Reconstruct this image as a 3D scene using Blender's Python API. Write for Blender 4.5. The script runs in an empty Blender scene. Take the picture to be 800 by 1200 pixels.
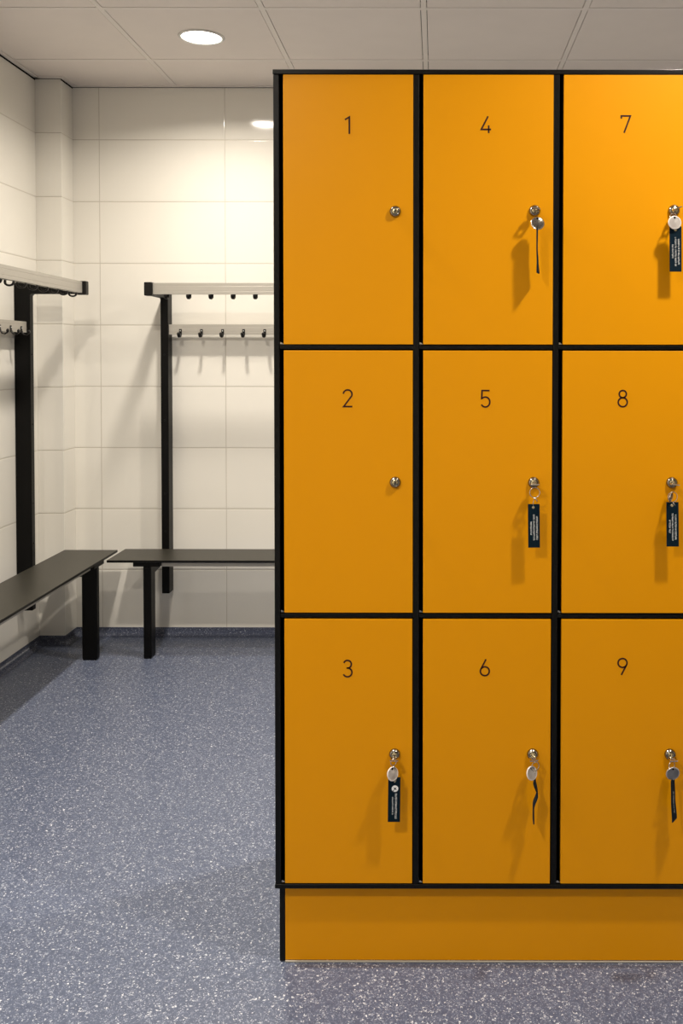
import bpy, bmesh, math, random
from mathutils import Vector, Matrix
random.seed(7)
C = bpy.context.scene.collection
PI = math.pi

# ------------------------------------------------------------------ measures (metres, camera above the origin)
ZC = 2.642            # ceiling
XL = -1.861           # left wall
YB = 4.4755           # back wall
XR, YF = 3.2, -1.8    # right wall, wall behind the camera
PX, PY = -1.741, 4.337  # boxed-in corner column: right face, front face
YL = 2.018            # front plane of the lockers

# ------------------------------------------------------------------ materials
def new_mat(name):
    m = bpy.data.materials.new(name); m.use_nodes = True
    nt = m.node_tree
    return m, nt, nt.nodes['Principled BSDF']

def simple(name, col, rough=.5, metal=0.0, spec=.5, noise=0.0, scale=40.0, bump=0.0, bscale=200.0, stretch=None):
    m, nt, b = new_mat(name)
    b.inputs['Roughness'].default_value = rough
    b.inputs['Metallic'].default_value = metal
    b.inputs['Specular IOR Level'].default_value = spec
    tc = nt.nodes.new('ShaderNodeTexCoord')
    mp = nt.nodes.new('ShaderNodeMapping')
    nt.links.new(tc.outputs['Object'], mp.inputs['Vector'])
    if stretch: mp.inputs['Scale'].default_value = stretch
    n = nt.nodes.new('ShaderNodeTexNoise'); n.inputs['Scale'].default_value = scale
    n.inputs['Detail'].default_value = 4
    nt.links.new(mp.outputs['Vector'], n.inputs['Vector'])
    mix = nt.nodes.new('ShaderNodeMix'); mix.data_type = 'RGBA'
    nt.links.new(n.outputs['Fac'], mix.inputs['Factor'])
    mix.inputs['A'].default_value = tuple(c * (1 - noise) for c in col) + (1,)
    mix.inputs['B'].default_value = tuple(min(1, c * (1 + noise)) for c in col) + (1,)
    nt.links.new(mix.outputs['Result'], b.inputs['Base Color'])
    if bump:
        n2 = nt.nodes.new('ShaderNodeTexNoise'); n2.inputs['Scale'].default_value = bscale
        nt.links.new(mp.outputs['Vector'], n2.inputs['Vector'])
        bp = nt.nodes.new('ShaderNodeBump'); bp.inputs['Strength'].default_value = bump
        bp.inputs['Distance'].default_value = .001
        nt.links.new(n2.outputs['Fac'], bp.inputs['Height'])
        nt.links.new(bp.outputs['Normal'], b.inputs['Normal'])
    return m

def tile_mat(name, axis, off, vertical=True):
    """glazed 600 x 295 wall tile, joints laid out on the object's own coordinates"""
    m, nt, b = new_mat(name)
    N, L = nt.nodes, nt.links
    b.inputs['Roughness'].default_value = .07
    b.inputs['IOR'].default_value = 1.5
    tc = N.new('ShaderNodeTexCoord'); sp = N.new('ShaderNodeSeparateXYZ')
    L.new(tc.outputs['Object'], sp.inputs[0])
    def math_(op, a, c=None):
        n = N.new('ShaderNodeMath'); n.operation = op
        for i, v in enumerate((a, c)):
            if v is None: continue
            if isinstance(v, (int, float)): n.inputs[i].default_value = v
            else: L.new(v, n.inputs[i])
        return n.outputs[0]
    dz = math_('PINGPONG', math_('SUBTRACT', sp.outputs['Z'], 2.389 - .2955 * 12), .2955 / 2)
    if vertical:
        du = math_('PINGPONG', math_('SUBTRACT', sp.outputs[axis], off - .6017 * 12), .6017 / 2)
        d = math_('MINIMUM', dz, math_('ADD', du, .0005))
    else:
        d = dz
    mr = N.new('ShaderNodeMapRange'); mr.inputs['From Min'].default_value = .0012; mr.inputs['From Max'].default_value = .0026
    L.new(d, mr.inputs['Value'])
    mix = N.new('ShaderNodeMix'); mix.data_type = 'RGBA'
    L.new(mr.outputs['Result'], mix.inputs['Factor'])
    mix.inputs['A'].default_value = (.56, .515, .44, 1)
    ns = N.new('ShaderNodeTexNoise'); ns.inputs['Scale'].default_value = 3; L.new(tc.outputs['Object'], ns.inputs['Vector'])
    m2 = N.new('ShaderNodeMix'); m2.data_type = 'RGBA'; L.new(ns.outputs['Fac'], m2.inputs['Factor'])
    m2.inputs['A'].default_value = (.85, .82, .745, 1); m2.inputs['B'].default_value = (.88, .85, .775, 1)
    L.new(m2.outputs['Result'], mix.inputs['B'])
    L.new(mix.outputs['Result'], b.inputs['Base Color'])
    mr2 = N.new('ShaderNodeMapRange'); mr2.inputs['To Min'].default_value = .55; mr2.inputs['To Max'].default_value = .07
    L.new(mr.outputs['Result'], mr2.inputs['Value']); L.new(mr2.outputs['Result'], b.inputs['Roughness'])
    # rounded tile arris + very faint glaze ripple
    mr3 = N.new('ShaderNodeMapRange'); mr3.interpolation_type = 'SMOOTHSTEP'
    mr3.inputs['From Min'].default_value = .0008; mr3.inputs['From Max'].default_value = .006
    L.new(d, mr3.inputs['Value'])
    rp = N.new('ShaderNodeTexNoise'); rp.inputs['Scale'].default_value = 9; L.new(tc.outputs['Object'], rp.inputs['Vector'])
    rip = math_('MULTIPLY', rp.outputs['Fac'], .35)
    h = math_('ADD', mr3.outputs['Result'], rip)
    bp = N.new('ShaderNodeBump'); bp.inputs['Strength'].default_value = .5; bp.inputs['Distance'].default_value = .0012
    L.new(h, bp.inputs['Height']); L.new(bp.outputs['Normal'], b.inputs['Normal'])
    return m

def floor_mat(name='speckled_vinyl', dim=1.0):
    m, nt, b = new_mat(name)
    N, L = nt.nodes, nt.links
    b.inputs['Roughness'].default_value = .38
    tc = N.new('ShaderNodeTexCoord')
    n1 = N.new('ShaderNodeTexNoise'); n1.inputs['Scale'].default_value = 70; n1.inputs['Detail'].default_value = 5; n1.inputs['Roughness'].default_value = .75
    L.new(tc.outputs['Object'], n1.inputs['Vector'])
    r1 = N.new('ShaderNodeValToRGB'); r1.color_ramp.elements[0].position = .35; r1.color_ramp.elements[1].position = .65
    r1.color_ramp.elements[0].color = (.062, .078, .130, 1); r1.color_ramp.elements[1].color = (.096, .118, .185, 1)
    L.new(n1.outputs['Fac'], r1.inputs['Fac'])
    cur = r1.outputs['Color']
    # flakes: scattered chips of lighter vinyl, two sizes, warped so that they are not round
    wn = N.new('ShaderNodeTexNoise'); wn.inputs['Scale'].default_value = 160; L.new(tc.outputs['Object'], wn.inputs['Vector'])
    wm = N.new('ShaderNodeMix'); wm.data_type = 'VECTOR'; wm.inputs['Factor'].default_value = .012
    L.new(tc.outputs['Object'], wm.inputs['A']); L.new(wn.outputs['Color'], wm.inputs['B'])
    for sc, th, size, col in ((330, .66, .38, (.19, .22, .30, 1)), (270, .82, .34, (.33, .36, .44, 1)), (220, .91, .32, (.58, .61, .67, 1)), (150, .962, .22, (.74, .76, .80, 1))):
        v = N.new('ShaderNodeTexVoronoi'); v.inputs['Scale'].default_value = sc
        L.new(wm.outputs['Result'], v.inputs['Vector'])
        sep = N.new('ShaderNodeSeparateColor'); L.new(v.outputs['Color'], sep.inputs[0])
        g = N.new('ShaderNodeMath'); g.operation = 'GREATER_THAN'; g.inputs[1].default_value = th; L.new(sep.outputs[0], g.inputs[0])
        s = N.new('ShaderNodeMath'); s.operation = 'LESS_THAN'; s.inputs[1].default_value = size * 1.3; L.new(v.outputs['Distance'], s.inputs[0])
        k = N.new('ShaderNodeMath'); k.operation = 'MULTIPLY'; L.new(g.outputs[0], k.inputs[0]); L.new(s.outputs[0], k.inputs[1])
        mx = N.new('ShaderNodeMix'); mx.data_type = 'RGBA'; L.new(k.outputs[0], mx.inputs['Factor'])
        L.new(cur, mx.inputs['A']); mx.inputs['B'].default_value = col
        cur = mx.outputs['Result']
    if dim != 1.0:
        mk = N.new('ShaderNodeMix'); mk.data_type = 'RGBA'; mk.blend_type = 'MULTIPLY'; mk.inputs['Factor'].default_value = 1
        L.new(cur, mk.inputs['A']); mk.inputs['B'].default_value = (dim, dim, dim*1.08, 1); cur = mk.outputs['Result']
    L.new(cur, b.inputs['Base Color'])
    n3 = N.new('ShaderNodeTexNoise'); n3.inputs['Scale'].default_value = 120; L.new(tc.outputs['Object'], n3.inputs['Vector'])
    bp = N.new('ShaderNodeBump'); bp.inputs['Strength'].default_value = .15; bp.inputs['Distance'].default_value = .001
    L.new(n3.outputs['Fac'], bp.inputs['Height']); L.new(bp.outputs['Normal'], b.inputs['Normal'])
    return m

def emit(name, col, s):
    m = bpy.data.materials.new(name); m.use_nodes = True
    nt = m.node_tree; nt.nodes.clear()
    e = nt.nodes.new('ShaderNodeEmission'); e.inputs['Color'].default_value = col + (1,); e.inputs['Strength'].default_value = s
    o = nt.nodes.new('ShaderNodeOutputMaterial'); nt.links.new(e.outputs[0], o.inputs[0])
    return m

M = {}
M['tile_back'] = tile_mat('glazed_tile_back', 'X', -1.615)
M['tile_side'] = tile_mat('glazed_tile_side', 'Y', 3.93)
M['tile_column'] = tile_mat('glazed_tile_column', 'X', 0, vertical=False)
M['floor'] = floor_mat(); M['cove'] = floor_mat('shaded_vinyl_skirting', .55)  # skirting is the floor vinyl dimmed, its shade put into the colour
M['ceil'] = simple('mineral_ceiling_tile', (.87, .80, .75), .9, spec=.1, noise=.03, scale=8, bump=.25, bscale=500)
M['grid'] = simple('painted_ceiling_grid', (.88, .82, .77), .6, spec=.2, noise=.01)
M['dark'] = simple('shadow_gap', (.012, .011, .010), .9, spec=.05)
M['orange'] = simple('orange_laminate', (.765, .312, .0), .36, spec=.2, noise=.02, scale=6, bump=.12, bscale=900)
M['black'] = simple('black_laminate', (.0028, .0027, .0022), .36, spec=.22, noise=.2, scale=60)
M['powder'] = simple('black_powder_coat', (.0012, .0011, .0010), .42, spec=.18, noise=.2, scale=80, bump=.1, bscale=1500)
M['seat'] = simple('dark_grained_laminate', (.031, .0288, .022), .38, spec=.3, noise=.55, scale=30, bump=.2, bscale=60, stretch=(1, 14, 1))
M['seat_y'] = simple('dark_grained_laminate_lengthwise', (.031, .0288, .022), .38, spec=.3, noise=.55, scale=30, bump=.2, bscale=60, stretch=(14, 1, 1))
M['alu'] = simple('anodised_aluminium', (.47, .445, .395), .45, metal=.4, spec=.5, noise=.03)
M['chrome'] = simple('chromed_metal', (.60, .57, .50), .14, metal=1.0)
M['lock_rim'] = simple('dark_chrome', (.26, .245, .215), .18, metal=1.0)
M['brass'] = simple('lock_plug', (.60, .52, .33), .26, metal=1.0)
M['steel'] = simple('brushed_disc', (.56, .54, .52), .30, metal=.75, noise=.06, scale=150)
M['pale_disc'] = simple('satin_disc', (.78, .73, .69), .5, metal=.0, noise=.06, scale=150)
M['ink'] = simple('number_print', (.030, .006, .008), .6, spec=.2)
M['fabric'] = simple('woven_tag', (.0018, .012, .022), .75, spec=.12, noise=.2, scale=300, bump=.4, bscale=1500)
M['thread'] = simple('white_thread', (.86, .88, .88), .8, spec=.1)
M['plastic'] = simple('black_plastic', (.004, .0032, .0028), .4, spec=.3)
M['seal'] = simple('sealant', (.42, .39, .33), .6)
M['lens'] = emit('lamp_lens', (1.0, .93, .82), 14.0)
M['white'] = simple('white_lamp_ring', (.75, .73, .69), .4)

# ------------------------------------------------------------------ mesh helpers
class MB:
    def __init__(s): s.bm = bmesh.new(); s.mi = 0
    def _tag(s, n0):
        s.bm.faces.ensure_lookup_table()
        for f in s.bm.faces[n0:]: f.material_index = s.mi
    def box(s, x0, x1, y0, y1, z0, z1, bev=0.0, seg=2):
        b2 = bmesh.new()
        vs = [b2.verts.new(p) for p in ((x0,y0,z0),(x1,y0,z0),(x1,y1,z0),(x0,y1,z0),(x0,y0,z1),(x1,y0,z1),(x1,y1,z1),(x0,y1,z1))]
        for f in ((0,3,2,1),(4,5,6,7),(0,1,5,4),(1,2,6,5),(2,3,7,6),(3,0,4,7)): b2.faces.new([vs[i] for i in f])
        if bev: bmesh.ops.bevel(b2, geom=b2.edges[:], offset=bev, segments=seg, profile=.5, affect='EDGES')
        s.merge(b2)
    def merge(s, b2, mat=None):
        if mat is not None: bmesh.ops.transform(b2, matrix=mat, verts=b2.verts)
        mp = {}
        for v in b2.verts: mp[v] = s.bm.verts.new(v.co)
        for f in b2.faces:
            try: nf = s.bm.faces.new([mp[v] for v in f.verts])
            except ValueError: continue
            nf.material_index = s.mi; nf.smooth = f.smooth
        b2.free()
    def prism(s, pts, axis, a0, a1):
        """polygon pts (u,v) extruded along axis from a0 to a1; axis 0: (u,v)=(y,z), 1: (x,z), 2: (x,y)"""
        def P(u, v, a): return ((a, u, v), (u, a, v), (u, v, a))[axis]
        A = [s.bm.verts.new(P(u, v, a0)) for u, v in pts]; B = [s.bm.verts.new(P(u, v, a1)) for u, v in pts]
        n = len(pts)
        fs = [s.bm.faces.new(A[::-1]), s.bm.faces.new(B)]
        for i in range(n): fs.append(s.bm.faces.new((A[i], A[(i+1) % n], B[(i+1) % n], B[i])))
        for f in fs: f.material_index = s.mi
    def lathe(s, prof, axis=1, centre=(0,0,0), n=32):
        """prof (r, h) spun about the axis through centre"""
        rings = []
        for r, h in prof:
            ring = []
            for i in range(n):
                a = 2*PI*i/n
                c, d = r*math.cos(a), r*math.sin(a)
                p = ((h, c, d), (c, h, d), (c, d, h))[axis]
                ring.append(s.bm.verts.new(Vector(p) + Vector(centre)))
            rings.append(ring)
        for a, b in zip(rings, rings[1:]):
            for i in range(n):
                f = s.bm.faces.new((a[i], a[(i+1) % n], b[(i+1) % n], b[i])); f.material_index = s.mi; f.smooth = True
        for r in (rings[0], rings[-1]):
            if len(r) > 2:
                f = s.bm.faces.new(r); f.material_index = s.mi
    def tube(s, pts, r, n=10, closed=False, flat=None):
        """round (or flattened, flat = half width along a given direction vector) tube through pts"""
        pts = [Vector(p) for p in pts]; N = len(pts); rings = []
        prev = None
        for i, p in enumerate(pts):
            if closed: t = (pts[(i+1) % N] - pts[i-1]).normalized()
            else: t = (pts[min(i+1, N-1)] - pts[max(i-1, 0)]).normalized()
            if flat is not None: u = (Vector(flat[1]) - t * Vector(flat[1]).dot(t)).normalized()
            else:
                ref = prev if prev is not None else (Vector((0,0,1)) if abs(t.z) < .9 else Vector((1,0,0)))
                u = (ref - t * ref.dot(t)).normalized()
            prev = u
            w = t.cross(u)
            ru = flat[0] if flat is not None else r
            rings.append([s.bm.verts.new(p + u*ru*math.cos(2*PI*k/n) + w*r*math.sin(2*PI*k/n)) for k in range(n)])
        rng = range(N) if closed else range(N-1)
        for i in rng:
            a, b = rings[i], rings[(i+1) % N]
            for k in range(n):
                f = s.bm.faces.new((a[k], a[(k+1) % n], b[(k+1) % n], b[k])); f.material_index = s.mi; f.smooth = True
        if not closed:
            for q in (rings[0], rings[-1]):
                f = s.bm.faces.new(q); f.material_index = s.mi
    def strip(s, path, w, t):
        """ribbon: path of (point, angle about z) ; width w, thickness t"""
        rows = []
        for p, a in path:
            p = Vector(p); u = Vector((math.cos(a), math.sin(a), 0)); nrm = Vector((-math.sin(a), math.cos(a), 0))
            row = []
            K = 6
            for k in range(K+1): row.append(s.bm.verts.new(p + u*(k/K-.5)*w - nrm*t/2))
            for k in range(K, -1, -1): row.append(s.bm.verts.new(p + u*(k/K-.5)*w + nrm*t/2))
            rows.append(row)
        n = len(rows[0])
        for a, b in zip(rows, rows[1:]):
            for k in range(n):
                f = s.bm.faces.new((a[k], a[(k+1) % n], b[(k+1) % n], b[k])); f.material_index = s.mi; f.smooth = False
        for q in (rows[0], rows[-1]):
            f = s.bm.faces.new(q); f.material_index = s.mi
    def stroke(s, pts, w, y0, y1):
        """pen stroke in the x-z plane, w wide, y0..y1 thick"""
        pts = [Vector((p[0], p[1])) for p in pts]; N = len(pts)
        closed = (pts[0] - pts[-1]).length < 1e-6
        if closed: pts = pts[:-1]; N -= 1
        L, Rr = [], []
        for i, p in enumerate(pts):
            d1 = (p - pts[i-1]) if (closed or i > 0) else None
            d2 = (pts[(i+1) % N] - p) if (closed or i < N-1) else None
            d1 = d1.normalized() if d1 is not None else d2.normalized()
            d2 = d2.normalized() if d2 is not None else d1
            n1 = Vector((-d1.y, d1.x)); n2 = Vector((-d2.y, d2.x)); m = (n1 + n2)
            m = m.normalized() if m.length > 1e-6 else n1
            k = w/2 / max(.35, m.dot(n1))
            L.append(p + m*k); Rr.append(p - m*k)
        rows = [[s.bm.verts.new((q.x, y, q.y)) for q, y in ((a, y0), (b, y0), (b, y1), (a, y1))] for a, b in zip(L, Rr)]
        M_ = len(rows)
        for i in (range(M_) if closed else range(M_-1)):
            a, b = rows[i], rows[(i+1) % M_]
            for k in range(4):
                f = s.bm.faces.new((a[k], a[(k+1) % 4], b[(k+1) % 4], b[k])); f.material_index = s.mi
        if not closed:
            for q in (rows[0], rows[-1]):
                f = s.bm.faces.new(q); f.material_index = s.mi
    def build(s, name, mats, parent=None, loc=(0,0,0)):
        """mesh points are given relative to loc (for a child: relative to the parent's frame)"""
        bmesh.ops.recalc_face_normals(s.bm, faces=s.bm.faces[:])
        me = bpy.data.meshes.new(name); s.bm.to_mesh(me); s.bm.free()
        for m in (mats if isinstance(mats, (list, tuple)) else [mats]): me.materials.append(m)
        o = bpy.data.objects.new(name, me); C.objects.link(o); o.location = loc
        if parent is not None: o.parent = parent
        return o

def thing(name, label, cat, loc=(0,0,0), group=None):
    o = bpy.data.objects.new(name, None); C.objects.link(o); o.location = loc
    o.empty_display_size = .05
    o['label'] = label; o['category'] = cat
    if group: o['group'] = group
    return o
def structure(o, label=None):
    o['kind'] = 'structure'
    if label: o['label'] = label
    return o
def arc(cx, cz, r, a0, a1, n=18, rz=None):
    rz = rz or r
    return [(cx + r*math.cos(math.radians(a0 + (a1-a0)*i/n)), cz + rz*math.sin(math.radians(a0 + (a1-a0)*i/n))) for i in range(n+1)]

# ------------------------------------------------------------------ the room
b = MB(); b.box(XL-.12, XR+.12, YF-.12, YB+.12, -.1, 0)
structure(b.build('floor', M['floor']), 'blue grey vinyl floor with white speckles')
b = MB(); b.box(XL-.12, XR+.12, YB, YB+.12, 0, ZC+.1); structure(b.build('wall_back', M['tile_back']), 'cream glazed tile wall at the far end')
b = MB(); b.box(XL-.12, XL, YF, YB, 0, ZC+.1); structure(b.build('wall_left', M['tile_side']), 'cream glazed tile wall on the left')
b = MB(); b.box(XL, PX, PY, YB, 0, ZC+.05, .0015); structure(b.build('wall_corner', M['tile_column']), 'tiled boxed-in column in the corner')
b = MB(); b.box(XR, XR+.12, YF, YB, 0, ZC+.1); structure(b.build('wall_right', M['tile_side']))
b = MB(); b.box(XL-.12, XR+.12, YF-.12, YF, 0, ZC+.1); structure(b.build('wall_front', M['tile_back']))
# suspended ceiling: tiles laid in a 600 mm grid of 24 mm bars
GX, GY = -1.2487, 4.0814
xs = [GX + .6*k for k in range(-2, 9)]; ys = [GY + .6*(1-k) for k in range(0, 12)]
b = MB(); b.box(XL-.12, XR+.12, YF-.12, YB+.12, ZC+.03, ZC+.06)          # dark slab above
structure(b.build('ceiling', M['dark']), 'dark void above the ceiling tiles')
b = MB()
for xa in [XL-.6+.0] + []: pass
gx = sorted([GX + .6*k for k in range(-1, 8)]); gy = sorted([GY - .6*k for k in range(0, 10)])
ex = [XL] + [g for g in gx if XL < g < XR] + [XR]; ey = [YF] + [g for g in gy if YF < g < YB] + [YB]
def cell(i, edges, first, last):
    a = edges[i] + (.0112 if i > 0 else 0.0); c = edges[i+1] - (.0112 if i+2 < len(edges) else 0.0)
    return a, c
for i in range(len(ex)-1):
    for j in range(len(ey)-1):
        x0, x1 = cell(i, ex, XL, XR); y0, y1 = cell(j, ey, YF, YB)
        b.box(x0 + (.0016 if i else 0), x1 - .0016, y0 + (.0016 if j else 0), y1 - .0016, ZC, ZC+.012)
structure(b.build('ceiling', M['ceil']), 'pale square ceiling tiles')
b = MB()
for g in ex[1:-1]: b.box(g-.0102, g+.0102, YF, YB, ZC-.0012, ZC+.02)
for g in ey[1:-1]: b.box(XL, XR, g-.0102, g+.0102, ZC-.0011, ZC+.0199)
structure(b.build('trim_1', M['grid']), 'thin metal grid bars of the ceiling')
b = MB()  # wall angle around the edge of the ceiling
w = .022; t = .0026
b.box(XL, XL+w, YF, PY, ZC-t-.001, ZC); b.box(XL, PX+w, PY-w, PY, ZC-t-.001, ZC-.0001); b.box(PX, PX+w, PY, YB, ZC-t-.001, ZC-.0002)
b.box(PX+w, XR, YB-w, YB, ZC-t-.001, ZC); b.box(XR-w, XR, YF, YB-w, ZC-t-.001, ZC); b.box(XL+w, XR-w, YF, YF+w, ZC-t-.001, ZC)
structure(b.build('trim_2', M['grid']), 'pale metal angle where the ceiling meets the walls')
b = MB()  # thin black strips paint in the shade of the gap below the angle
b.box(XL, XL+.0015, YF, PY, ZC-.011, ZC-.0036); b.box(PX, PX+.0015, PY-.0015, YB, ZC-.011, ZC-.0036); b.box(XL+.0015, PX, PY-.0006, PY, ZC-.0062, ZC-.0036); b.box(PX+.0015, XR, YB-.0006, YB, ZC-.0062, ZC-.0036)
structure(b.build('trim_3', M['dark']), 'dark strip standing in for the shadow gap under the ceiling edge')
# coved vinyl skirting, swept along the walls
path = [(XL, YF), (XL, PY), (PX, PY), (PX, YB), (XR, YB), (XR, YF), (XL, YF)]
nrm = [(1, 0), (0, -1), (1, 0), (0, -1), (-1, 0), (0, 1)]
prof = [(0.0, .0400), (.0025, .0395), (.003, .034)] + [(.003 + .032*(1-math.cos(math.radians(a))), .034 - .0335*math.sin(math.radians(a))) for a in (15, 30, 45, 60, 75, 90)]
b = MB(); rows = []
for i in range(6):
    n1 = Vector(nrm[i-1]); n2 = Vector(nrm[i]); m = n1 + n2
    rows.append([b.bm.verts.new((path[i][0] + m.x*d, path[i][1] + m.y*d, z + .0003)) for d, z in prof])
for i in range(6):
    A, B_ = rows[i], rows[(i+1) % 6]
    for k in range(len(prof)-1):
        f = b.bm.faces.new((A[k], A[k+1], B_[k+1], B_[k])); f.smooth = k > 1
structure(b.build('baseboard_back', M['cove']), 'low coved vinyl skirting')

# ------------------------------------------------------------------ downlights
def downlight(x, y, label, power, r=.079):
    t = thing('ceiling_light', label, 'ceiling light', (x, y, ZC), 'round downlights in the ceiling')
    b = MB(); b.lathe([(r, -.0015), (r+.002, -.006), (r+.010, -.005), (r+.013, -.0005), (r+.012, 0.0), (r, 0.0)], 2, n=48); b.build('trim_ring', M['white'], t)
    b = MB(); b.lathe([(.001, -.0040), (r*.6, -.0036), (r, -.0015), (r, -.0005), (.001, -.0005)], 2, n=48); b.build('lens', M['lens'], t)
    l = bpy.data.lights.new('downlight_lamp', 'AREA'); l.shape = 'DISK'; l.size = r*1.4; l.energy = power; l.color = (1.0, .915, .80); l.spread = math.radians(155)
    o = bpy.data.objects.new('downlight_lamp', l); C.objects.link(o); o.location = (x, y, ZC-.0062)
    return t
PW = 26
downlight(-.950, 3.787, 'round glowing downlight in the ceiling near the back left corner', PW*.62)
downlight(-.950, 1.984, 'round downlight left of the locker block, midway along the room', PW*1.35)
downlight(-.950, .187, 'round downlight on the left, nearest the wall behind the viewer', PW*1.2)
downlight(.851, 1.381, 'round downlight in front of the lockers on the right', PW*.86)
downlight(.851, 3.181, 'round downlight behind the locker block', PW*1.2)

# ------------------------------------------------------------------ bench with coat rack; local frame: x along the wall, y out of the wall (0 at wall), z up
W2 = .018   # half width of posts
def hook_mesh_upper():
    b = MB()
    pts = [(0, .004, .004), (0, .004, -.006)] + [(0, .004 + .0155*(1-math.cos(math.radians(a))), -.008 - .010*math.sin(math.radians(a))) for a in range(0, 181, 20)] + [(0, .0375, -.002)]
    b.tube(pts, .0038, n=8, flat=(.0080, (1, 0, 0)))
    b.lathe([(.001, .0), (.0065, .0005), (.0065, .003), (.001, .0035)], 1, (0, .034, -.0075), 12)
    return b
def hook_mesh_lower():
    b = MB()
    b.box(-.0065, .0065, 0, .003, -.006, .022, .001)
    pts = [(0, .0025, .002), (0, .005, -.006), (0, .012, -.014), (0, .022, -.016), (0, .031, -.011), (0, .034, -.002)]
    b.tube(pts, .0030, n=8, flat=(.0072, (1, 0, 0)))
    b.lathe([(.001, -.005), (.006, -.004), (.0085, 0), (.006, .004), (.001, .005)], 1, (0, .034, -.002), 14)
    b.mi = 1
    b.lathe([(.0008, .0048), (.0022, .0045), (.0026, .003)], 1, (0, 0, .014), 12)
    return b

def rack_bench(label, loc, rotz, seat0, seat1, posts, hooks0, nh, seatmat):
    """mirror: local x runs along the wall"""
    t = thing('cloakroom_bench', label, 'bench', loc, 'benches with coat racks')
    t.rotation_euler = (0, 0, rotz)
    b = MB(); b.box(seat0, seat1, .123, .371, .4355, .4465, .0015); so = b.build('seat', [seatmat, M['black']], t)
    for f in so.data.polygons: f.material_index = 0 if abs(f.normal.z) > .6 else 1
    b = MB(); b.box(min(posts)+.062, max(posts)-.062, .322, .346, .4135, .4352, .0015); b.build('seat_rail', M['alu'], t)
    for k, px in enumerate(posts):
        b = MB()
        b.box(px-W2, px+W2, 0.0012, .071, .222, 1.676, .003)
        for z in (.52, .70, 1.05, 1.36):
            b.lathe([(.0005, .0732), (.003, .073), (.004, .0708)], 1, (px, 0, z), 12)
        b.build('post', M['powder'], t)
        b = MB(); b.prism([(.0705, 1.676), (.0705, 1.620), (.078, 1.627), (.300, 1.628), (.300, 1.676)], 0, px-W2+.0005, px+W2-.0005)
        b.build('arm', M['powder'], t)
        b = MB(); b.box(px-W2, px+W2, .272, .318, 1.6235, 1.6840, .004); b.build('end_cap', M['plastic'], t)
        b = MB()
        b.box(px-W2, px+W2, .288, .356, 0.004, .4160, .006)
        b.box(px-W2*.9, px+W2*.9, .292, .352, 0.0004, .006)
        b.build('leg', M['powder'], t)
        b = MB(); b.box(px-.060, px+.060, .268, .362, .4160, .4354, .0015); b.build('mounting_plate', M['powder'], t)
        b = MB(); b.prism([(.0715, .4150), (.0715, .392), (.287, .372), (.287, .4155)], 0, px-.013, px+.013); b.build('bearer', M['powder'], t)
    pa, pb = min(posts), max(posts)
    # profiled aluminium rails
    up = [(.276, 1.631), (.302, 1.631), (.302, 1.6435), (.3012, 1.6444), (.302, 1.6455), (.302, 1.6665), (.3012, 1.6675), (.302, 1.6685), (.302, 1.681), (.276, 1.681)]
    b = MB(); b.prism(up, 0, pa+W2+.0003, pb-W2-.0003); ru = b.build('upper_hook_rail', M['alu'], t)
    lo = [(.034, 1.456), (.056, 1.456), (.056, 1.468), (.0552, 1.469), (.056, 1.470), (.056, 1.490), (.0552, 1.491), (.056, 1.492), (.056, 1.504), (.034, 1.504)]
    b = MB(); b.prism(lo, 0, pa+W2+.0003, pb-W2-.0003); rl = b.build('lower_hook_rail', M['alu'], t)
    h1 = hook_mesh_upper().build('coat_hook', M['plastic'], ru); h2 = hook_mesh_lower().build('coat_hook', [M['plastic'], M['thread']], rl)
    for k in range(nh):
        x = hooks0 + .1*k if hooks0 < posts[-1] else hooks0 - .1*k
        for src, par, p in ((h1, ru, (x, .262, 1.6305)), (h2, rl, (x, .0562, 1.460))):
            o = src if k == 0 else src.copy()
            if k: C.objects.link(o); o.parent = par
            o.location = p
    return t
# back wall unit: local x -> world -x when rotated by pi, so positions are negated
rack_bench('black bench and coat rack along the far tiled wall, partly behind the orange lockers', (0, YB, 0), PI,
           1.462, -.538, [1.288, -.364], 1.215, 16, M['seat'])
# left wall unit: rotz -90deg : local y -> world +x, local x -> world -y
rack_bench('black bench and coat rack along the left wall, cut by the left picture edge', (XL, 4.118, 0), -PI/2,
           -.212, 1.788, [0, 1.652], .073, 16, M['seat'])

# ------------------------------------------------------------------ lockers
X0, PITCH = -.3525, .3027
PT = .0125                              # panel thickness
ROWS = [(1.375, 1.956), (.789, 1.3615), (.190, .7745)]
XE = X0 + 3*PITCH + PT
DEP = .50
bank = thing('locker_bank', 'orange locker block of nine numbered doors with black edges standing on its plinth', 'lockers', (X0, YL, 0))
def L_(v): return v - X0
def lb(name, m, boxes, bev=.001, parent=bank):
    b = MB()
    for (x0, x1, y0, y1, z0, z1) in boxes: b.box(x0-X0, x1-X0, y0-YL, y1-YL, z0, z1, bev)
    return b.build(name, m, parent)
for k in range(4):
    x = X0 + PITCH*k
    lb('side_panel', M['black'], [(x, x+PT, YL, YL+DEP, .188, 1.9565)], .0012)
lb('top_panel', M['black'], [(X0-.001, XE+.001, YL-.001, YL+DEP, 1.957, 1.967)])
lb('bottom_panel', M['black'], [(X0-.001, XE+.001, YL-.001, YL+DEP, .1782, .1878)])
lb('back_panel', M['black'], [(X0, XE, YL+DEP+.0003, YL+DEP+.008, .180, 1.965)])
for k in range(3):
    x = X0 + PITCH*k
    for z in (1.3645, .7780):
        lb('shelf', M['black'], [(x+PT+.0002, x+PITCH-.0002, YL+.0015, YL+DEP-.002, z, z+.0085)], .0008)
XPL = X0 + .0055
lb('plinth_panel', M['orange'], [(XPL+.0125, XE-.0072, YL+.022, YL+.034, .0045, .1776)], .0006)
for x in (XPL, XE-.0070):
    lb('plinth_side', M['black'], [(x, x+(.0120 if x == XPL else .0065), YL+.0218, YL+DEP-.02, .002, .1776)], .0008)
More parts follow.
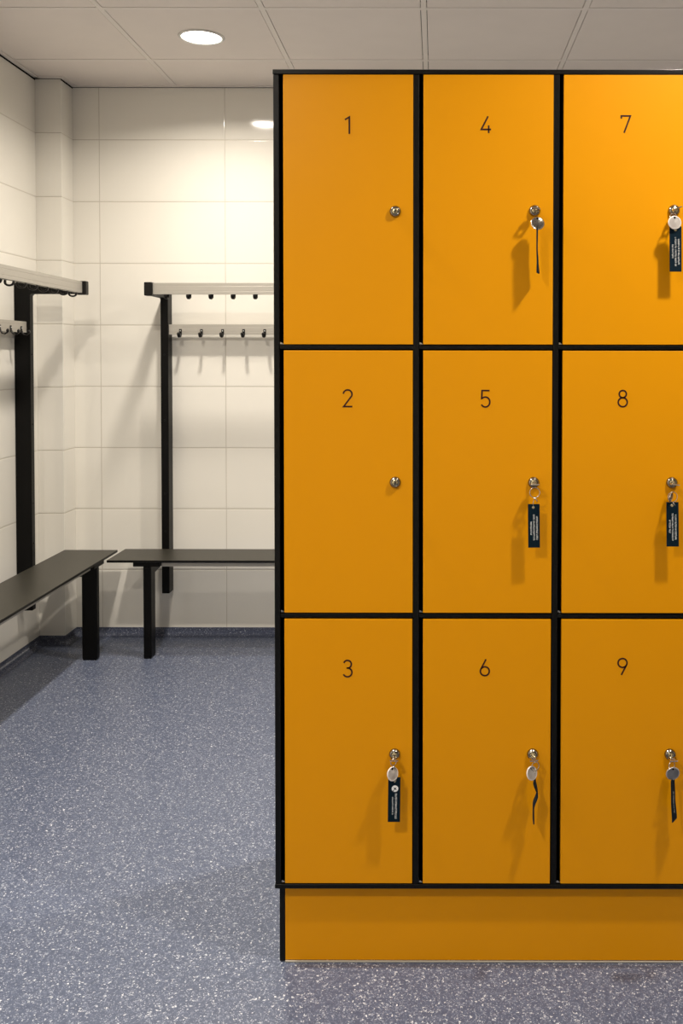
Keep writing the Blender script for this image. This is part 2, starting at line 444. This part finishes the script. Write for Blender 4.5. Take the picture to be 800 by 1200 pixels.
lb('sealant_bead', M['seal'], [(XPL+.0125, XE-.0072, YL+.0185, YL+.0218, .0003, .0042)], .001)

NUM = {
 1: [[(0, .84), (.27, 1), (.27, 0)]],
 2: [arc(.26, .74, .26, 175, -28, 20) + [(.02, 0), (.54, 0)]],
 3: [arc(.25, .765, .235, 160, -75, 18) + [(.20, .53)], [(.20, .53), (.26, .535)] + arc(.25, .27, .27, 80, -155, 20)],
 4: [[(.40, 1), (0, .22), (.58, .22)], [(.44, .46), (.44, 0)]],
 5: [[(.50, 1), (.05, 1), (.03, .52)] + arc(.25, .31, .27, 128, -150, 22, .30)],
 6: [arc(.27, .27, .27, 0, 360, 32), [(.035, .405), (.34, 1)]],
 7: [[(0, .84), (0, 1), (.54, 1), (.17, 0)]],
 8: [arc(.27, .77, .215, 0, 360, 28), arc(.27, .28, .27, 0, 360, 32)],
 9: [arc(.27, .73, .27, 0, 360, 32), [(.505, .595), (.20, 0)]],
}
NW = {1: .27, 2: .54, 3: .52, 4: .58, 5: .52, 6: .54, 7: .54, 8: .54, 9: .54}
NPOS = {1: (-.193, 1.847), 2: (-.192, 1.258), 3: (-.193, .666), 4: (.107, 1.849), 5: (.107, 1.257), 6: (.107, .669), 7: (.408, 1.850), 8: (.405, 1.258), 9: (.408, .671)}
LOCK = {1: (-.089, 1.662), 2: (-.089, 1.075), 3: (-.090, .4775), 4: (.212, 1.664), 5: (.212, 1.075), 6: (.212, .478), 7: (.513, 1.665), 8: (.5125, 1.075), 9: (.513, .478)}

def door_lock(parent, x, z, key):
    b = MB()
    prof = [(.0123, -.0003), (.0123, -.003), (.0112, -.0052), (.0090, -.0085), (.0074, -.0092), (.0070, -.0075), (.0068, -.0075)]
    b.lathe(prof[:-1], 1, (x, 0, z), 40)
    b.mi = 1
    b.lathe([(.0070, -.0060), (.0069, -.0084), (.0062, -.0092), (.0005, -.0092)], 1, (x, 0, z), 32)
    b.mi = 2
    b.box(x-.0008, x+.0008, -.0096, -.0086, z-.0052, z+.0040)
    b.box(x-.0016, x+.0016, -.0097, -.0087, z-.0012, z+.0018)
    return b.build('lock', [M['lock_rim'], M['brass'], M['dark']], parent)
n = 0
for c in range(3):
    for r in range(3):
        n += 1
        xd0 = X0 + PITCH*c + .0215; xd1 = xd0 + .2805 - (.0006*r); z0, z1 = ROWS[r]
        xd0 += [0, 0, 0][c]
        d = lb('door', M['orange'], [(xd0, xd1, YL, YL+.0125, z0, z1)], .0006)
        d.name = 'door'
        b = MB()
        px, pz = NPOS[n]; s = .0362
        for st in NUM[n]: b.stroke([(px - X0 + (u - NW[n]/2)*s, pz + (v-.5)*s) for u, v in st], .0034, -.0004, .0001)
        b.build('door_number', M['ink'], d)
        door_lock(d, LOCK[n][0]-X0, LOCK[n][1], n)
        # chrome chip added for the gleam in the gap's lower corner
        b = MB(); xh = xd0 - X0 - .0045
        b.prism([(xh-.0036, z0+.0002), (xh+.0042, z0+.0002), (xh-.0010, z0+.0042), (xh-.0036, z0+.0046)], 1, .0040, .0065)
        b.build('gleam_chip', M['chrome'], d)

# ------------------------------------------------------------------ keys with rings, discs and woven tags
def lettering(b, cols, y_of, w):
    """small rows of stitched letter-like marks running down the tag; cols: (x offset, z top, z bottom, height)"""
    for xo, zt, zb, h in cols:
        z = zt
        while z > zb:
            lw = random.uniform(.0010, .0017)
            if random.random() < .12: z -= lw; continue
            kind = random.choice('LIEHT')
            for q in ({'L': [(0,1,0,.35),(0,.3,0,1)], 'I': [(0,1,.3,.7)], 'E': [(0,1,0,.35),(0,.25,0,1),(.75,1,0,1)], 'H': [(0,1,0,.3),(0,1,.7,1),(.4,.6,0,1)], 'T': [(0,1,.35,.65),(.7,1,0,1)]}[kind]):
                y_of(b, xo - h/2 + q[0]*h, xo - h/2 + q[1]*h, z - q[3]*lw, z - q[2]*lw)
            z -= lw + .0005
KL = {3: 'key in door 3 with metal disc and navy tag bearing a round white logo',
      4: 'key in door 4 with metal disc and dark tag hanging straight, seen edge-on',
      5: 'key in door 5 with open ring and navy tag of white writing, no disc',
      6: 'key in door 6 with metal disc and dark tag twisted in a wavy line',
      7: 'key in door 7 with pale disc over a teal tag with white writing',
      8: 'key in door 8 with small grey disc and navy tag with white writing',
      9: 'key in door 9 with grey disc over a dark tag turned sideways'}
def pz(px, py, y):
    """picture measure -> metres on the plane y (used once to size the hanging tags)"""
    f, cx, cy, p = 1089.17, 510.47, 445.62, .0237
    dx = (px-cx)/f; dyv = (py-cy)/f
    fy = math.cos(p) - dyv*math.sin(p); fz = -math.sin(p) - dyv*math.cos(p)
    return dx/fy*y, 1.345 + fz/fy*y
YK = 1.988
def key_set(n, ring, ringa, disc, tag, eye=None, logo=False, text=None, bowrot=0.0):
    lx, lz = LOCK[n]
    t = thing('locker_key', KL[n], 'key', (lx, YL-.0098, lz), 'keys hanging in the locker doors')
    o0 = Vector(t.location)
    # key: blade into the plug, bow lying level
    k = MB(); b2 = bmesh.new(); b2.free()
    k.box(-.0011, .0011, -.010, .0000, -.0036, .0036, .0003)
    bw = MB(); outer = [(-.0045, 0), (-.0088, .0055), (-.0092, .0150), (-.0060, .0200), (.0060, .0200), (.0092, .0150), (.0088, .0055), (.0045, 0)]
    # bow as four bars round a hole
    for x0, x1, a0, a1 in ((-.009, -.0042, .004, .019), (.0042, .009, .004, .019), (-.0075, .0075, .0, .0105), (-.0075, .0075, .0165, .0205)):
        bw.box(x0, x1, -a1, -a0, -.0012, .0012, .0004)
    me = bw.bm; bmesh.ops.transform(me, matrix=Matrix.Translation((0, -.006, 0)) @ Matrix.Rotation(bowrot, 4, 'Y'), verts=me.verts)
    k.merge(me)
    k.build('key', M['chrome'], t)
    def W(px, py, y=YK):
        x, z = pz(px, py, y); return Vector((x, y, z)) - o0
    # ring
    c = W(*ring[:2], YL-.0098-.0195); R = ring[2]
    ca, sa = math.cos(ringa), math.sin(ringa)
    b = MB(); b.tube([(c.x + R*math.cos(a)*ca, c.y + R*math.cos(a)*sa, c.z + R*math.sin(a)) for a in [2*PI*i/36 for i in range(36)]], .0009, 8, True)
    b.tube([(c.x + R*math.cos(a)*ca, c.y + .0014 + R*math.cos(a)*sa, c.z + R*math.sin(a)) for a in [2*PI*i/36 for i in range(30)]], .0008, 8)
    b.build('key_ring', M['chrome'], t)
    if disc:
        px, py, r, ang, tilt = disc
        q = W(px, py, YL-.0098-.0245)
        d = MB(); d.lathe([(.0005, -.0007), (r-.001, -.0007), (r, -.0003), (r, .0003), (r-.001, .0007), (.0005, .0007)], 1, (0, 0, 0), 40)
        d.lathe([(r-.0022, -.0007), (r-.0016, -.0011), (r-.0008, -.0007)], 1, (0, 0, 0), 40)
        d.mi = 1; d.lathe([(.0014, -.0010), (.0024, -.0010), (.0024, -.0005)], 1, (0, 0, r*.72), 16)
        bmesh.ops.transform(d.bm, matrix=Matrix.Translation(q) @ Matrix.Rotation(ang, 4, 'Z') @ Matrix.Rotation(tilt, 4, 'X'), verts=d.bm.verts)
        d.build('metal_disc', [M[{4: 'chrome', 8: 'chrome', 9: 'steel'}.get(n, 'pale_disc')], M['dark']], t)
    # woven tag
    pts = []
    ctrl = tag['path']; NS = 24
    for i in range(NS+1):
        s = i/NS*(len(ctrl)-1); j = min(int(s), len(ctrl)-2); u = s-j
        uu = u*u*(3-2*u) if len(ctrl) > 2 else u
        A, B_ = ctrl[j], ctrl[j+1]
        pA, pB = W(A[0], A[1]), W(B_[0], B_[1])
        p = pA.lerp(pB, u); p.x = pA.x + (pB.x-pA.x)*uu; p.y += A[3] + (B_[3]-A[3])*uu if len(A) > 3 else 0
        pts.append((p, A[2] + (B_[2]-A[2])*uu))
    b = MB(); b.strip(pts, tag['w'], tag.get('t', .0016)); f = b.build('woven_tag', M['fabric'], t)
    top, bot = pts[0][0], pts[-1][0]; a0 = pts[0][1]; H = top.z - bot.z
    if eye is not None:
        b = MB(); b.lathe([(.0012, -.0014), (.0021, -.0017), (.0031, -.0012), (.0032, -.0007)], 1, (0, 0, 0), 20)
        bmesh.ops.transform(b.bm, matrix=Matrix.Translation(Vector((top.x + eye, top.y, top.z-.0075))) @ Matrix.Rotation(a0, 4, 'Z'), verts=b.bm.verts)
        b.build('eyelet', M['brass'], f)
        # short wire link from ring to eyelet
        b = MB(); e = Vector((top.x+eye, top.y-.001, top.z-.0072))
        b.tube([(c.x, c.y, c.z-R), (c.x*.5+e.x*.5-.0018, c.y, (c.z-R)*.5+e.z*.5), (e.x, e.y-.001, e.z+.001)], .0008, 8)
        b.tube([(c.x+.0005, c.y-.001, c.z-R), (c.x+.0055, c.y-.0005, c.z-R-.0085)], .0013, 8)
        b.build('link', M['chrome'], t)
    else:
        b = MB(); b.tube([(c.x, c.y, c.z-R+.0005), (top.x, (c.y+top.y)/2, top.z+.002), (top.x, top.y, top.z-.003)], .0008, 8); b.build('link', M['chrome'], t)
    if text:
        b = MB()
        def on(bb, xa, xb, za, zb):
            # the letters follow the ribbon's own bend
            def P(x, z):
                s = (top.z - z)/H*NS; j = max(0, min(int(s), NS-1)); u = s-j
                p = pts[j][0].lerp(pts[j+1][0], u); a = pts[j][1] + (pts[j+1][1]-pts[j][1])*u
                return (p.x + x*math.cos(a) + math.sin(a)*.00105, p.y + x*math.sin(a) - math.cos(a)*.00105, z)
            vs = [bb.bm.verts.new(P(*q)) for q in ((xa, za), (xb, za), (xb, zb), (xa, zb))]
            bb.bm.faces.new(vs)
        lettering(b, [(xo, top.z - a*H, top.z - c_*H, h) for xo, a, c_, h in text], on, tag['w'])
        if logo:
            cz = top.z - .25*H; cx_ = .0015
            vs = [(cx_ + .0072*math.cos(2*PI*i/28), cz + .0072*math.sin(2*PI*i/28)) for i in range(28)]
            def P3(x, z, e=.00105):
                s = (top.z - z)/H*NS; j = max(0, min(int(s), NS-1)); u = s-j
                p = pts[j][0].lerp(pts[j+1][0], u); a = pts[j][1]
                return (p.x + x*math.cos(a) + math.sin(a)*e, p.y + x*math.sin(a) - math.cos(a)*e, z)
            b.bm.faces.new([b.bm.verts.new(P3(x, z)) for x, z in vs])
            b.mi = 1
            for poly in ([(-.0036, .0034), (.0006, .0014), (.0034, .0040), (.0016, .0004), (.0040, -.0030), (.0002, -.0016), (-.0028, -.0028), (-.0010, .0004)],
                         [(-.0050, -.0046), (-.0030, -.0030), (-.0018, -.0042), (-.0034, -.0060)]):
                fc = b.bm.faces.new([b.bm.verts.new(P3(cx_+x, cz+z, .0014)) for x, z in poly]); fc.material_index = 1
        b.build('lettering', [M['thread'], M['fabric']], f)
    return t
T3 = [(-.0062, .40, .69, .0032), (.0000, .24, .86, .0032), (.0066, .28, .84, .0034)]
key_set(3, (461, 893, .0072), .6, (460, 907, .0147, .70, -.25), {'path': [(462, 911, .05, 0), (461.5, 963, .02, 0)], 'w': .0265}, .001, True,
        [(-.0030, .44, .84, .0028), (.0040, .36, .93, .0042)], .0)
key_set(4, (628, 259, .0085), .3, (629, 261.5, .0148, .12, -.25), {'path': [(628.5, 268, 1.44, 0), (628.3, 290, 1.46, 0), (629, 306, 1.42, 0), (629.5, 320, 1.32, 0)], 'w': .027, 't': .0030}, bowrot=.2)
key_set(5, (626, 577, .0108), .0, None, {'path': [(624.8, 590.5, .0, 0), (625.3, 641.5, .05, 0)], 'w': .0252}, -.0010, False, T3, .0)
key_set(6, (627, 898, .0095), .5, (623, 906, .0148, .62, -.25), {'path': [(626, 914, 1.35, 0), (629.5, 930, 1.50, .002), (624.8, 944, 1.50, -.002), (625, 962.5, 1.52, 0)], 'w': .0255, 't': .0028}, bowrot=-.1)
key_set(7, (788, 254, .0080), .3, (789.5, 260.5, .0147, .15, -.1), {'path': [(790.4, 265, .0, 0), (790.6, 318, .0, 0)], 'w': .0255}, .0005, False, T3, -.35)
key_set(8, (787.5, 582, .0108), .25, (785.5, 582.5, .0100, .9, .2), {'path': [(787.2, 588, .03, 0), (787.6, 640, .0, 0)], 'w': .0262}, -.0010, False, T3, .1)
key_set(9, (787, 896, .0080), .5, (788, 906, .0152, .1, .15), {'path': [(788, 912, 1.05, 0), (788.5, 935, 1.02, 0), (790, 961, .95, 0)], 'w': .0255}, None, False, [(0, .3, .8, .004)], .0)

# ------------------------------------------------------------------ camera
cam = bpy.data.cameras.new('camera'); co = bpy.data.objects.new('camera', cam); C.objects.link(co)
co.location = (0, 0, 1.345)
co.rotation_euler = (math.radians(90 - 1.3557), 0, 0)
co.rotation_euler = (Matrix.Rotation(math.radians(0.028), 3, 'Z') @ Matrix.Rotation(math.radians(90 - 1.3557), 3, 'X') @ Matrix.Rotation(math.radians(.0718), 3, 'Z')).to_euler()
cam.sensor_width = 36; cam.lens = 32.675; cam.shift_x = -.09206; cam.shift_y = -.12865
cam.clip_start = .05
S = bpy.context.scene
S.camera = co
w = bpy.data.worlds.new('world'); S.world = w; w.use_nodes = True
w.node_tree.nodes['Background'].inputs[0].default_value = (.02, .02, .02, 1)
w.node_tree.nodes['Background'].inputs[1].default_value = .2
S.view_settings.view_transform = 'Standard'; S.view_settings.look = 'None'; S.view_settings.gamma = 1
S.view_settings.use_curve_mapping = False
S.view_settings.exposure = 0.12
